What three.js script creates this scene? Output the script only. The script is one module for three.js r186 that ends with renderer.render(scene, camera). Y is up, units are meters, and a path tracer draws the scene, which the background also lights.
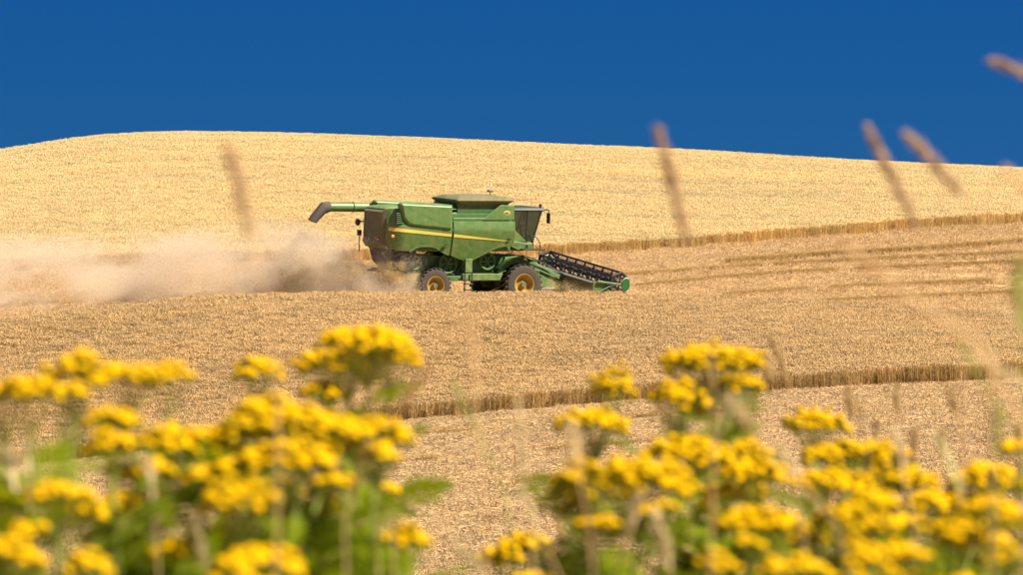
import * as THREE from 'three';
import { mergeGeometries, toCreasedNormals } from 'three/addons/utils/BufferGeometryUtils.js';
import { RoundedBoxGeometry } from 'three/addons/geometries/RoundedBoxGeometry.js';
import { ImprovedNoise } from 'three/addons/math/ImprovedNoise.js';

// ------------------------------------------------------------------ camera, sky, sun, exposure
const PX = 1.4667e-4;                 // radians to one picture unit of this long lens
const EYE = 1.2, LEVEL = 250;         // eye height above the verge, picture row at eye level
const scene = new THREE.Scene();
const camera = new THREE.PerspectiveCamera(2 * Math.atan(287.5 * PX) * 180 / Math.PI, 1024 / 576, 0.3, 3000);
camera.position.set(0, EYE, 0);
camera.rotation.x = -Math.atan((287.5 - LEVEL) * PX);
camera.focus = 304;
camera.userData.fStop = 17;

const SUN = new THREE.Vector3(0.60, 0.76, 0.22).normalize();
{
  const W = 512, Hh = 256, data = new Float32Array(W * Hh * 4);
  for (let j = 0; j < Hh; j++) for (let i = 0; i < W; i++) {
    const up = ((j + 0.5) / Hh - 0.5) * Math.PI, az = ((i + 0.5) / W - 0.5) * 2 * Math.PI;
    const x = Math.cos(az) * Math.cos(up), y = Math.sin(up), z = Math.sin(az) * Math.cos(up);
    const c = x * SUN.x + y * SUN.y + z * SUN.z;
    const t = Math.exp(-Math.max(0, y) / 0.035);          // a little paler towards the horizon
    const glow = 0.5 * Math.pow(Math.max(0, c), 24);      // aureole round the sun
    const k = (j * W + i) * 4;
    data[k] = 0.0003 + 0.0095 * t + glow; data[k + 1] = 0.035 + 0.021 * t + glow; data[k + 2] = 0.143 - 0.004 * t + glow; data[k + 3] = 1;
  }
  const sky = new THREE.DataTexture(data, W, Hh, THREE.RGBAFormat, THREE.FloatType);
  sky.mapping = THREE.EquirectangularReflectionMapping; sky.magFilter = THREE.LinearFilter; sky.minFilter = THREE.LinearFilter; sky.needsUpdate = true;
  scene.background = sky; scene.environment = sky;
}
const sun = new THREE.DirectionalLight(new THREE.Color(1, 0.93, 0.80), 5);
sun.position.copy(SUN).multiplyScalar(300).add(new THREE.Vector3(0, 0, -280));
sun.target.position.set(0, 0, -280);
sun.castShadow = true; sun.shadow.mapSize.set(4096, 4096);
Object.assign(sun.shadow.camera, { left: -90, right: 90, top: 300, bottom: -300, near: 1, far: 900 });
scene.add(sun, sun.target);
const renderer = new THREE.WebGLRenderer({ antialias: true });
renderer.setSize(1024, 576);
renderer.toneMapping = THREE.LinearToneMapping;
renderer.toneMappingExposure = 2.3;
renderer.shadowMap.enabled = true;

// ------------------------------------------------------------------ helpers
function rng(a) { return () => { a |= 0; a = a + 0x6D2B79F5 | 0; let t = Math.imul(a ^ a >>> 15, 1 | a); t = t + Math.imul(t ^ t >>> 7, 61 | t) ^ t; return ((t ^ t >>> 14) >>> 0) / 4294967296; }; }
const V = (x, y, z) => new THREE.Vector3(x, y, z);
const lin = (r, g, b) => new THREE.Color().setRGB(r, g, b);
const perlin = new ImprovedNoise();
const noise = (x, y, z = 0.37) => perlin.noise(x, y, z);
const lerp = THREE.MathUtils.lerp, clamp = THREE.MathUtils.clamp;
const names = {};
function numbered(n) { const k = names[n] = (names[n] ?? -1) + 1; return k ? n + '_' + String(k).padStart(3, '0') : n; }
function shadowed(o) { o.castShadow = true; o.receiveShadow = true; return o; }
function part(parent, name, geo, mat, label) { const m = shadowed(new THREE.Mesh(geo, mat)); m.name = name; if (label) m.userData.label = label; parent.add(m); return m; }
function thing(name, label, category, group) { const g = new THREE.Group(); g.name = numbered(name); g.userData = { label, category }; if (group) g.userData.group = group; scene.add(g); return g; }
const std = (o) => new THREE.MeshStandardMaterial(o);
const phys = (o) => new THREE.MeshPhysicalMaterial(o);
function merge(list) { return mergeGeometries(list.map(g => { const h = g.index ? g.toNonIndexed() : g; for (const k of Object.keys(h.attributes)) if (!['position', 'normal', 'uv', 'color'].includes(k)) h.deleteAttribute(k); return h; })); }
function tinted(g, c) { const n = g.attributes.position.count, a = new Float32Array(n * 3); for (let i = 0; i < n; i++) { a[3 * i] = c.r; a[3 * i + 1] = c.g; a[3 * i + 2] = c.b; } g.setAttribute('color', new THREE.BufferAttribute(a, 3)); return g; }
function table(xs, ys) {             // monotone cubic through points
  const n = xs.length, d = [], m = new Array(n).fill(0);
  for (let i = 0; i < n - 1; i++) d.push((ys[i + 1] - ys[i]) / (xs[i + 1] - xs[i]));
  m[0] = d[0]; m[n - 1] = d[n - 2];
  for (let i = 1; i < n - 1; i++) m[i] = d[i - 1] * d[i] <= 0 ? 0 : 2 * d[i - 1] * d[i] / (d[i - 1] + d[i]);
  return x => {
    if (x <= xs[0]) return ys[0]; if (x >= xs[n - 1]) return ys[n - 1];
    let i = 0; while (x > xs[i + 1]) i++;
    const h = xs[i + 1] - xs[i], t = (x - xs[i]) / h, t2 = t * t, t3 = t2 * t;
    return (2 * t3 - 3 * t2 + 1) * ys[i] + (t3 - 2 * t2 + t) * h * m[i] + (-2 * t3 + 3 * t2) * ys[i + 1] + (t3 - t2) * h * m[i + 1];
  };
}

// ------------------------------------------------------------------ terrain: a valley floor, a slope, and a rounded hill
const COL = [-300, 0, 100, 200, 400, 545, 700, 850, 1023, 1320];
const DIST = [110, 150, 200, 245, 270, 286, 303, 320, 340, 380, 415, 430, 445, 475, 530];
const ROWS = [
  [640, 630, 625, 620, 612, 605, 600, 592, 585, 575],
  [580, 560, 556, 552, 541, 531, 521, 513, 505, 495],
  [540, 514, 506, 497, 473, 460, 448, 440, 432, 422],
  [500, 470, 459, 447, 422, 409, 397, 388, 380, 368],
  [408, 391, 375, 360, 347, 345, 346, 348, 352, 352],
  [352, 335, 327, 319, 316, 320, 325, 333, 343, 348],
  [332, 312, 306, 300, 301, 304, 307, 314, 325, 335],
  [300, 286, 281, 277, 277, 278, 281, 290, 302, 312],
  [262, 249, 248, 248, 249, 251, 251, 250, 249, 252],
  [218, 197, 190, 188, 188, 194, 202, 204, 205, 214],
  [200, 166, 152, 149, 153, 160, 167, 175, 184, 200],
  [198, 161, 147, 143, 148, 155, 162, 171, 179, 196],
  [202, 164, 150, 146, 151, 158, 165, 174, 182, 199],
  [228, 190, 176, 172, 176, 183, 190, 199, 207, 224],
  [300, 262, 248, 244, 248, 255, 262, 271, 279, 296],
];
const height = (() => {
  const cols = COL.map((_, c) => table([-60, 0, 12, 30, 60, ...DIST, 700, 1200], [0.2, 0, -0.02, -0.8, -2.3, ...DIST.map((d, k) => EYE - (ROWS[k][c] - LEVEL) * PX * d), -16, -18]));
  return (x, z) => {
    const d = -z, u = 511.5 + x / (PX * Math.max(d, 60));
    let i = 0; while (i < COL.length - 2 && u > COL[i + 1]) i++;
    const t = clamp((u - COL[i]) / (COL[i + 1] - COL[i]), 0, 1);
    const y = k => cols[clamp(k, 0, COL.length - 1)](d);
    const slope = k => k <= 0 || k >= COL.length - 1 ? 0 : (y(k + 1) - y(k - 1)) / (COL[k + 1] - COL[k - 1]);
    const h = COL[i + 1] - COL[i], t2 = t * t, t3 = t2 * t, a = y(i), b = y(i + 1);
    return (2 * t3 - 3 * t2 + 1) * a + (t3 - 2 * t2 + t) * h * slope(i) + (-2 * t3 + 3 * t2) * b + (t3 - t2) * h * slope(i + 1);
  };
})();
const bearing = (x, d) => 511.5 + x / (PX * d);
const across = (u, d) => (u - 511.5) * PX * d;
const farCut = table([-200, 0, 300, 622, 800, 1023, 1250], [282, 286, 292.5, 299, 299.5, 299, 298]);       // far side of the uncut strip
const hillCut = table([-200, 0, 400, 545, 700, 850, 1023, 1250], [327, 327.5, 331, 335.5, 342.5, 350.5, 358.5, 366]); // foot of the uncut hill wheat
const nearCut = u => 245 + 0.5 * noise(u * 0.02, 3.3);
function onGround(u, row, d0, d1) {   // where a line of sight meets the ground between two distances
  let a = d0, b = d1;
  for (let k = 0; k < 30; k++) { const m = (a + b) / 2, r = LEVEL + (EYE - height(across(u, m), -m)) / (PX * m); if (r > row) a = m; else b = m; }
  return (a + b) / 2;
}
// straw litter on pale soil
function litterTexture(seed, base, spread) {
  const N = 1024, R = rng(seed), c = document.createElement('canvas'); c.width = c.height = N; const g = c.getContext('2d');
  g.fillStyle = `rgb(${base})`; g.fillRect(0, 0, N, N);
  for (let i = 0; i < 16000; i++) {
    const k = 0.72 + spread * R(), x = R() * N, y = R() * N, a = R() * Math.PI, l = 5 + 22 * R();
    g.strokeStyle = `rgba(${[0, 1, 2].map(q => Math.min(255, Math.round(base[q] * k))).join(',')},0.75)`; g.lineWidth = 1 + 2 * R();
    for (const [ox, oy] of [[0, 0], [N, 0], [-N, 0], [0, N], [0, -N]]) { g.beginPath(); g.moveTo(x + ox, y + oy); g.lineTo(x + ox + Math.cos(a) * l, y + oy + Math.sin(a) * l); g.stroke(); }
  }
  const t = new THREE.CanvasTexture(c); t.colorSpace = THREE.SRGBColorSpace; t.wrapS = t.wrapT = THREE.RepeatWrapping; t.magFilter = THREE.LinearFilter; t.repeat.set(1 / 5.3, 1 / 5.3); return t;
}
{
  const xs = [], zs = [];
  for (let x = 0; x < 900; x += x < 60 ? 2 : 2 + (x - 60) * 0.12) { xs.push(x); if (x) xs.unshift(-x); }
  for (let z = 120; z > -1200; z -= z > -10 ? 8 : z > -500 ? 1.5 : 12) zs.push(z);
  const pos = [], uv = [], idx = [];
  for (const z of zs) for (const x of xs) { pos.push(x, height(x, z) + 0.03 * noise(x * 0.7, z * 0.7), z); uv.push(x, z); }
  for (let j = 0; j < zs.length - 1; j++) for (let i = 0; i < xs.length - 1; i++) { const a = j * xs.length + i, b = a + 1, c = a + xs.length, d = c + 1; idx.push(a, b, c, b, d, c); }
  const g = new THREE.BufferGeometry();
  g.setAttribute('position', new THREE.Float32BufferAttribute(pos, 3)); g.setAttribute('uv', new THREE.Float32BufferAttribute(uv, 2)); g.setIndex(idx);
  g.computeVertexNormals();
  const m = shadowed(new THREE.Mesh(g, std({ map: litterTexture(5, [196, 158, 106], 0.62), roughness: 1 })));
  m.name = 'ground'; m.userData = { kind: 'structure' }; scene.add(m);
}

// ------------------------------------------------------------------ crops: instanced tufts
const cropMat = std({ vertexColors: true, roughness: 0.85 });
function blade(a, b, w, R) {          // a thin three-sided stalk from a to b
  const dir = b.clone().sub(a), side = V(R() - 0.5, 0, R() - 0.5).normalize().multiplyScalar(w), other = dir.clone().cross(side).normalize().multiplyScalar(w);
  const p = [a.clone().add(side), a.clone().sub(side).addScaledVector(other, 0.8), a.clone().sub(side).addScaledVector(other, -0.8)], q = p.map(v => v.clone().sub(a).multiplyScalar(0.7).add(b)), pos = [];
  for (let i = 0; i < 3; i++) { const j = (i + 1) % 3; for (const v of [p[i], p[j], q[j], p[i], q[j], q[i]]) pos.push(v.x, v.y, v.z); }
  return pos;
}
function ear(a, b, w, R) {            // a spindle: pointed at both ends
  const mid = a.clone().lerp(b, 0.42), dir = b.clone().sub(a), s = V(R() - 0.5, 0.1, R() - 0.5).normalize().multiplyScalar(w), o = dir.clone().cross(s).normalize().multiplyScalar(w), pos = [];
  const ring = [0, 1, 2, 3].map(k => mid.clone().addScaledVector(s, Math.cos(k * Math.PI / 2)).addScaledVector(o, Math.sin(k * Math.PI / 2)));
  for (let i = 0; i < 4; i++) { const j = (i + 1) % 4; for (const v of [a, ring[j], ring[i], b, ring[i], ring[j]]) pos.push(v.x, v.y, v.z); }
  return pos;
}
function soup(groups) {               // [[positions, colour], ...] to one geometry
  const gs = groups.map(([pos, c]) => { const g = new THREE.BufferGeometry(); g.setAttribute('position', new THREE.Float32BufferAttribute(pos, 3)); g.computeVertexNormals(); return tinted(g, c); });
  return mergeGeometries(gs);
}
function wheatTuft(seed, headC, stemC) {
  const R = rng(seed), heads = [], stems = [];
  for (let i = 0; i < 64; i++) {
    const x = (R() - 0.5) * 0.62, z = (R() - 0.5) * 0.62, h = 0.52 + 0.12 * R(), lean = V((R() - 0.5) * 0.18, 0, (R() - 0.5) * 0.18);
    const a = V(x, -0.08, z), b = V(x, h, z).add(lean), c = b.clone().add(V((R() - 0.5) * 0.09, 0.055 + 0.05 * R(), (R() - 0.5) * 0.09));
    stems.push(...blade(a, b, 0.0055, R)); heads.push(...ear(b, c, 0.014 + 0.007 * R(), R));
    if (R() < 0.5) { const q = a.clone().lerp(b, 0.3 + 0.5 * R()); stems.push(...blade(q, q.clone().add(V((R() - 0.5) * 0.2, -0.02 + 0.1 * R(), (R() - 0.5) * 0.2)), 0.006, R)); }
  }
  return soup([[heads, headC], [stems, stemC]]);
}
function stubbleTuft(seed, stubC, litC, h0) {
  const R = rng(seed), stubs = [], litter = [];
  for (let row = 0; row < 3; row++) for (let i = 0; i < 15; i++) {
    const x = (i / 15 - 0.5) * 0.64 + (R() - 0.5) * 0.05, z = (row - 1) * 0.2 + (R() - 0.5) * 0.04, h = h0 * (0.6 + 0.6 * R());
    stubs.push(...blade(V(x, -0.05, z), V(x + (R() - 0.5) * 0.07, h, z + (R() - 0.5) * 0.07), 0.0065, R));
  }
  for (let i = 0; i < 38; i++) {
    const x = (R() - 0.5) * 0.66, z = (R() - 0.5) * 0.66, y = 0.02 + h0 * 0.7 * R() * R(), a = R() * 6.28, l = 0.08 + 0.16 * R();
    litter.push(...blade(V(x, y, z), V(x + Math.cos(a) * l, y + (R() - 0.4) * 0.05, z + Math.sin(a) * l), 0.007 + 0.006 * R(), R));
  }
  return soup([[stubs, stubC], [litter, litC]]);
}
function strawHeap(seed, c1, c2) {
  const R = rng(seed), a1 = [], a2 = [];
  for (let i = 0; i < 90; i++) {
    const r = 0.34 * Math.sqrt(R()), t = R() * 6.28, y = Math.max(0.01, (0.26 - 0.62 * r * r / 0.34) * R()), a = R() * 6.28, l = 0.1 + 0.2 * R(), x = r * Math.cos(t), z = r * Math.sin(t);
    (R() < 0.6 ? a1 : a2).push(...blade(V(x, y, z), V(x + Math.cos(a) * l, y + (R() - 0.5) * 0.12, z + Math.sin(a) * l), 0.008 + 0.007 * R(), R));
  }
  return soup([[a1, c1], [a2, c2]]);
}
const M4 = new THREE.Matrix4(), Q4 = new THREE.Quaternion(), UPV = V(0, 1, 0);
function scatter(name, label, category, geos, spots, mat = cropMat, kind = 'stuff') {
  const top = new THREE.Group(); top.name = numbered(name); top.userData = { label, category, kind }; scene.add(top);
  geos.forEach((g, k) => {
    const mine = spots.filter((_, i) => i % geos.length === k), im = shadowed(new THREE.InstancedMesh(g, mat, mine.length));
    mine.forEach((s, i) => { im.setMatrixAt(i, M4.compose(V(s.x, s.y, s.z), Q4.setFromAxisAngle(UPV, s.turn), V(s.s * (s.w ?? 1), s.s * s.h, s.s * (s.w ?? 1)))); im.setColorAt(i, s.c); });
    im.name = name + '_tufts'; im.userData.kind = kind; top.add(im);
  });
}
const tint = (k, warm = 0) => lin(k * (1 + warm * 0.5), k, k * (1 - warm));
function lay(seed, d0, d1, uLo, uHi, step, inside, put) {
  const R = rng(seed), out = [];
  for (let d = d0; d < d1; d += step) {
    const x0 = across(uLo, d), x1 = across(uHi, d);
    for (let x = x0; x < x1; x += step) {
      const xx = x + (R() - 0.5) * step * 0.8, dd = d + (R() - 0.5) * step * 0.8, u = bearing(xx, dd);
      if (!inside(u, dd)) continue;
      const s = put(xx, dd, u, R); if (!s) continue;
      s.x = xx; s.z = -dd; s.y = height(xx, -dd) + (s.y ?? 0); s.turn ??= R() * 6.28; s.s ??= 1; out.push(s);
    }
  }
  return out;
}
const GOLD = lin(0.69, 0.50, 0.22), GOLDSTEM = lin(0.50, 0.32, 0.10), TAN = lin(0.57, 0.36, 0.145), TANSTEM = lin(0.46, 0.29, 0.09), STUB = lin(0.53, 0.35, 0.155), LITTER = lin(0.58, 0.41, 0.21);
// bright uncut wheat over the hill
scatter('hill_wheat', 'bright golden uncut wheat covering the whole far hill up to the skyline', 'wheat',
  [11, 12, 13, 14].map(s => wheatTuft(s, GOLD, GOLDSTEM)),
  lay(101, 320, 462, -130, 1150, 0.47, (u, d) => d > hillCut(u) + 0.35 * noise(u * 0.05, 7.7), (x, d, u, R) => {
    const streak = noise(x * 0.05, d * 0.22, 1.1), fine = noise(x * 0.5, d * 0.9, 4.2);
    return { h: 1.0 + 0.10 * streak + 0.17 * (R() - 0.5), c: tint(1.0 + 0.16 * streak + 0.08 * fine + 0.14 * (R() - 0.5), 0.08 * streak + 0.06 * (R() - 0.5)) };
  }));
// tan uncut wheat of the middle strip
scatter('strip_wheat', 'tan uncut wheat strip across the middle, in front of the harvester wheels', 'wheat',
  [21, 22, 23, 24].map(s => wheatTuft(s, TAN, TANSTEM)),
  lay(102, 243, 302, -130, 1150, 0.42, (u, d) => d > nearCut(u) && d < farCut(u), (x, d, u, R) => {
    const streak = noise(x * 0.08, d * 0.25, 2.1), fine = noise(x * 0.6, d * 0.9, 5.2);
    return { h: 1.05 + 0.08 * streak + 0.24 * (R() - 0.5), c: tint(0.90 + 0.08 * streak + 0.12 * fine + 0.30 * (R() - 0.5), 0.05 * streak + 0.1 * (R() - 0.5)) };
  }));
// stubble: seed rows run along the passes of the machine; wheel tracks lie flat
const trackNear = (x, d) => { const v = ((d - 0.02 * x + 0.4 * noise(x * 0.05, 1.7)) % 5.2) / 5.2; return v < 0.11 || (v > 0.5 && v < 0.58); };
scatter('near_stubble', 'cut wheat stubble and straw between the flowers and the uncut strip', 'stubble',
  [31, 32, 33, 34].map(s => stubbleTuft(s, STUB, LITTER, 0.11)),
  lay(103, 104, 246, -90, 1110, 0.5, (u, d) => d < nearCut(u), (x, d, u, R) => {
    const low = trackNear(x, d), clump = noise(x * 0.55, d * 0.55, 8.8);
    return { h: low ? 0.3 : 0.8 + 0.9 * Math.max(-0.3, clump) + 0.4 * R(), w: 1.05, turn: (R() - 0.5) * 0.3 + (R() < 0.5 ? Math.PI : 0), c: tint(0.86 + 0.16 * noise(x * 0.12, d * 0.3, 6.1) + 0.36 * (R() - 0.5), 0.06 * clump) };
  }));
const trackFar = (x, d) => { const v = ((d - 0.10 * x + 0.6 * noise(x * 0.05, 2.7) + 200) % 5.6) / 5.6; return v < 0.12 || (v > 0.5 && v < 0.6); };
scatter('hill_stubble', 'cut stubble on the slope between the harvester and the hill wheat', 'stubble',
  [41, 42, 43, 44].map(s => stubbleTuft(s, STUB, LITTER, 0.15)),
  lay(104, 280, 368, -120, 1140, 0.5, (u, d) => d > farCut(u) && d < hillCut(u), (x, d, u, R) => {
    const low = trackFar(x, d), clump = noise(x * 0.5, d * 0.5, 9.8);
    return { h: low ? 0.3 : 0.8 + 0.8 * Math.max(-0.3, clump) + 0.4 * R(), w: 1.05, turn: 0.1 + (R() - 0.5) * 0.3 + (R() < 0.5 ? Math.PI : 0), c: tint(0.97 + 0.10 * noise(x * 0.1, d * 0.3, 3.1) + 0.2 * (R() - 0.5), 0.06 * clump) };
  }));
// windrows of straw left by earlier passes
{
  const R = rng(77), spots = [], ridge = [];
  const lines = [
    [[730, 263.5], [840, 256], [940, 250], [1060, 240]], [[622, 277], [700, 271], [820, 263], [1060, 252]], [[640, 287], [760, 276], [880, 269], [1060, 261]],
    [[728, 296], [840, 288.5], [940, 284], [1060, 279]], [[820, 303], [920, 298], [1060, 291]],
  ];
  for (const line of lines) {
    const f = table(line.map(p => p[0]), line.map(p => p[1]));
    for (let u = line[0][0]; u < line[line.length - 1][0]; u += 3.0) {
      if (noise(u * 0.025, line[0][1]) < -0.34) continue;
      const d = onGround(u, f(u), 296, 362) + (R() - 0.5) * 0.35; if (d < farCut(u) + 0.5 || d > hillCut(u) - 0.4) continue;
      const x = across(u, d);
      spots.push({ x, z: -d, y: height(x, -d) - 0.02, turn: R() * 6.28, s: 0.6 + 0.5 * R(), h: 0.7 + 0.5 * R(), c: tint(0.85 + 0.3 * R()) });
      for (let q = 0; q < 7; q++) ridge.push({ x: x + (R() - 0.5) * 0.3, z: -d + 0.45 + 0.12 * R(), y: height(x, -d + 0.45), turn: (R() - 0.5) * 0.4, s: 0.42, h: (line === lines[0] ? 3.6 : 2.3) + 1.4 * R(), c: tint(0.92 + 0.16 * R()) });
    }
  }
  scatter('straw_windrow', 'lumpy straw lines lying along the far stubble right of the harvester', 'straw', [51, 52, 53].map(s => strawHeap(s, LITTER, STUB)), spots);
  scatter('stubble_ridge', 'taller brown stubble ridges running along the far straw lines', 'stubble', [57, 58].map(s => stubbleTuft(s, TANSTEM, STUB, 0.17)), ridge);
  const near = [];
  for (let k = 0; k < 15; k++) {
    const d0 = 118 + k * 8.6;
    for (let x = across(-80, d0); x < across(1100, d0); x += 0.42) {
      const dd = d0 + 0.02 * x + 0.5 * noise(x * 0.08, k * 3.1) + (R() - 0.5) * 0.6;
      if (dd > nearCut(bearing(x, dd)) - 0.8 || noise(x * 0.25, k * 5.3) < -0.05) continue;
      near.push({ x, z: -dd, y: height(x, -dd) - 0.03, turn: R() * 6.28, s: 0.35 + 0.4 * R(), h: 0.7 + 0.6 * R(), c: tint(0.88 + 0.3 * R()) });
    }
  }
  for (let k = 0; k < 4500; k++) {
    const d = 106 + 138 * Math.sqrt(R()), x = across(-80 + 1180 * R(), d);
    if (d > nearCut(bearing(x, d)) - 0.6 || noise(x * 0.5, d * 0.4, 2.2) < 0.08) continue;
    near.push({ x, z: -d, y: height(x, -d) - 0.04, turn: R() * 6.28, s: 0.3 + 0.35 * R(), h: 0.7 + 0.7 * R(), c: tint(0.85 + 0.3 * R()) });
  }
  const nearRidge = [];
  for (const [d0, slope, lo, hi] of [[230, 0.12, 300, 1100], [207, 0.07, 380, 1100], [181, 0.03, 300, 900]])
    for (let x = across(lo, d0); x < across(hi, d0); x += 0.08) {
      const dd = d0 - slope * x + 0.3 * noise(x * 0.15, d0); if (dd > nearCut(bearing(x, dd)) - 1 || noise(x * 0.2, d0 * 1.7) < 0.02) continue;
      nearRidge.push({ x, z: -dd + 0.2 * R(), y: height(x, -dd), turn: (R() - 0.5) * 0.4, s: 0.45, h: 2.2 + 1.6 * R(), c: tint(0.92 + 0.16 * R()) });
    }
  scatter('track_ridge', 'brown stubble ridges along the wheel tracks in the near field', 'stubble', [61, 62].map(s => stubbleTuft(s, TANSTEM, STUB, 0.15)), nearRidge);
  scatter('straw_litter', 'loose straw heaps strewn in rows over the near stubble', 'straw', [54, 55, 56].map(s => strawHeap(s, LITTER, STUB)), near);
}

// ------------------------------------------------------------------ combine harvester: forward +x, right side +z, origin on the ground under the front axle
function dustyPaint(seed, paint, dust, amount) {   // paint with dried dust in blotches and runs
  const N = 512, data = new Uint8Array(N * N * 4), R = rng(seed), ox = R() * 50, P = 8;
  const wrap = (x, y, f, k) => { const w = f * N; let a = noise(x * f, y * f, k), b = noise(x * f - w, y * f, k), c = noise(x * f, y * f - w, k), d = noise(x * f - w, y * f - w, k), u = x / N, v = y / N; return lerp(lerp(a, b, u), lerp(c, d, u), v); };
  const enc = q => Math.round(255 * (q <= 0.0031308 ? q * 12.92 : 1.055 * Math.pow(q, 1 / 2.4) - 0.055));
  for (let y = 0; y < N; y++) for (let x = 0; x < N; x++) {
    const m = clamp(amount * (0.5 + 1.1 * wrap(x, y, 0.02, ox) + 0.45 * wrap(x, y * 0.35, 0.09, ox + 9) + 0.5 * wrap(x, y, 0.3, ox + 5) + 0.25 * (R() - 0.5)), 0, 0.85), k = (y * N + x) * 4;
    for (let c = 0; c < 3; c++) data[k + c] = enc(lerp(paint[c], dust[c], m)); data[k + 3] = 255;
  }
  const t = new THREE.DataTexture(data, N, N); t.colorSpace = THREE.SRGBColorSpace; t.wrapS = t.wrapT = THREE.RepeatWrapping; t.magFilter = THREE.LinearFilter; t.minFilter = THREE.LinearFilter; t.repeat.set(0.42, 0.42); t.needsUpdate = true; return t;
}
const STRAWDUST = [0.30, 0.235, 0.13];
const paintGreen = phys({ map: dustyPaint(1, [0.050, 0.150, 0.018], STRAWDUST, 0.32), roughness: 0.5, clearcoat: 0.2, clearcoatRoughness: 0.4 });
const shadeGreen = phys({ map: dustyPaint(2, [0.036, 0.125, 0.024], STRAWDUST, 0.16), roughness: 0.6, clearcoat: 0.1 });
const dustyGreen = std({ map: dustyPaint(3, [0.050, 0.150, 0.018], STRAWDUST, 0.55), roughness: 0.8 });
const dustyBrown = std({ map: dustyPaint(4, [0.115, 0.115, 0.045], [0.21, 0.165, 0.085], 0.6), roughness: 0.9 });
const yellowPaint = phys({ color: lin(0.72, 0.55, 0.10), roughness: 0.4, clearcoat: 0.3 });
const wheelYellow = phys({ color: lin(0.31, 0.195, 0.028), roughness: 0.5 });
const blackMetal = std({ color: lin(0.022, 0.021, 0.020), roughness: 0.55 });
const greyMetal = std({ color: lin(0.15, 0.135, 0.11), roughness: 0.6, metalness: 0.3 });
const rubber = std({ color: lin(0.060, 0.046, 0.032), roughness: 0.95 });
const glassMat = phys({ color: lin(0.36, 0.50, 0.48), roughness: 0.03, transmission: 1, thickness: 0, ior: 1.5 });
const lampMat = phys({ color: lin(0.75, 0.75, 0.72), roughness: 0.15 });
const redLens = phys({ color: lin(0.5, 0.03, 0.02), roughness: 0.25 });
const amberLens = phys({ color: lin(0.7, 0.22, 0.02), roughness: 0.25 });
const rbox = (...a) => sideUV(rbox0(...a));
const rbox0 = (x0, x1, y0, y1, z0, z1, r = 0.03) => new RoundedBoxGeometry(x1 - x0, y1 - y0, z1 - z0, 2, Math.min(r, (x1 - x0) / 2.1, (y1 - y0) / 2.1, (z1 - z0) / 2.1)).translate((x0 + x1) / 2, (y0 + y1) / 2, (z0 + z1) / 2); // uv follows below
function plate(pts, z0, z1, bevel = 0.02, holes, deep = bevel) {      // an outline in x and y, extruded across the machine
  const s = new THREE.Shape(pts.map(p => new THREE.Vector2(...p))); if (holes) s.holes = holes.map(h => new THREE.Path(h.map(p => new THREE.Vector2(...p))));
  return new THREE.ExtrudeGeometry(s, { depth: z1 - z0 - 2 * deep, bevelEnabled: bevel > 0, bevelThickness: deep, bevelSize: bevel, bevelOffset: -bevel, bevelSegments: bevel > 0.1 ? 6 : 2, curveSegments: 8 }).translate(0, 0, z0 + deep);
}
const tube = (pts, r, n = 8, seg) => new THREE.TubeGeometry(pts.length > 2 ? new THREE.CatmullRomCurve3(pts) : new THREE.LineCurve3(pts[0], pts[1]), seg ?? (pts.length > 2 ? pts.length * 5 : 1), r, n);
function rod(a, b, r, n = 8) { const d = b.clone().sub(a), g = new THREE.CylinderGeometry(r, r, d.length(), n); g.applyQuaternion(new THREE.Quaternion().setFromUnitVectors(UPV, d.clone().normalize())); return g.translate((a.x + b.x) / 2, (a.y + b.y) / 2, (a.z + b.z) / 2); }
function sideUV(g) { const p = g.attributes.position, a = []; for (let i = 0; i < p.count; i++) a.push(p.getX(i) + 0.7 * p.getZ(i), p.getY(i) + 0.4 * p.getZ(i)); g.setAttribute('uv', new THREE.Float32BufferAttribute(a, 2)); return g; }
function shell(nx, ny, f, thick) {      // a curved sheet with thickness; f(u, v) gives a point
  const pos = [], idx = [], grid = (off) => { const at = pos.length / 3; for (let j = 0; j <= ny; j++) for (let i = 0; i <= nx; i++) { const p = f(i / nx, j / ny); pos.push(p.x, p.y, p.z - off * Math.sign(p.z || 1)); } return at; };
  const quads = (at, flip) => { for (let j = 0; j < ny; j++) for (let i = 0; i < nx; i++) { const a = at + j * (nx + 1) + i, b = a + 1, c = a + nx + 1, d = c + 1; flip ? idx.push(a, c, b, b, c, d) : idx.push(a, b, c, b, d, c); } };
  const right = f(0.5, 0.5).z > 0; quads(grid(0), !right); quads(grid(thick), right);
  const rim = (list) => { const at = pos.length / 3; for (const [u, v] of list) { const p = f(u, v); pos.push(p.x, p.y, p.z, p.x, p.y, p.z - thick * Math.sign(p.z || 1)); } for (let i = 0; i < list.length - 1; i++) { const a = at + 2 * i; idx.push(a, a + 1, a + 2, a + 1, a + 3, a + 2); } };
  const U = [...Array(nx + 1)].map((_, i) => i / nx), W = [...Array(ny + 1)].map((_, i) => i / ny);
  rim(U.map(u => [u, 0])); rim(U.map(u => [u, 1])); rim(W.map(v => [0, v])); rim(W.map(v => [1, v]));
  const g = new THREE.BufferGeometry(); g.setAttribute('position', new THREE.Float32BufferAttribute(pos, 3)); sideUV(g); g.setIndex(idx); g.computeVertexNormals(); return g;
}
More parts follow.
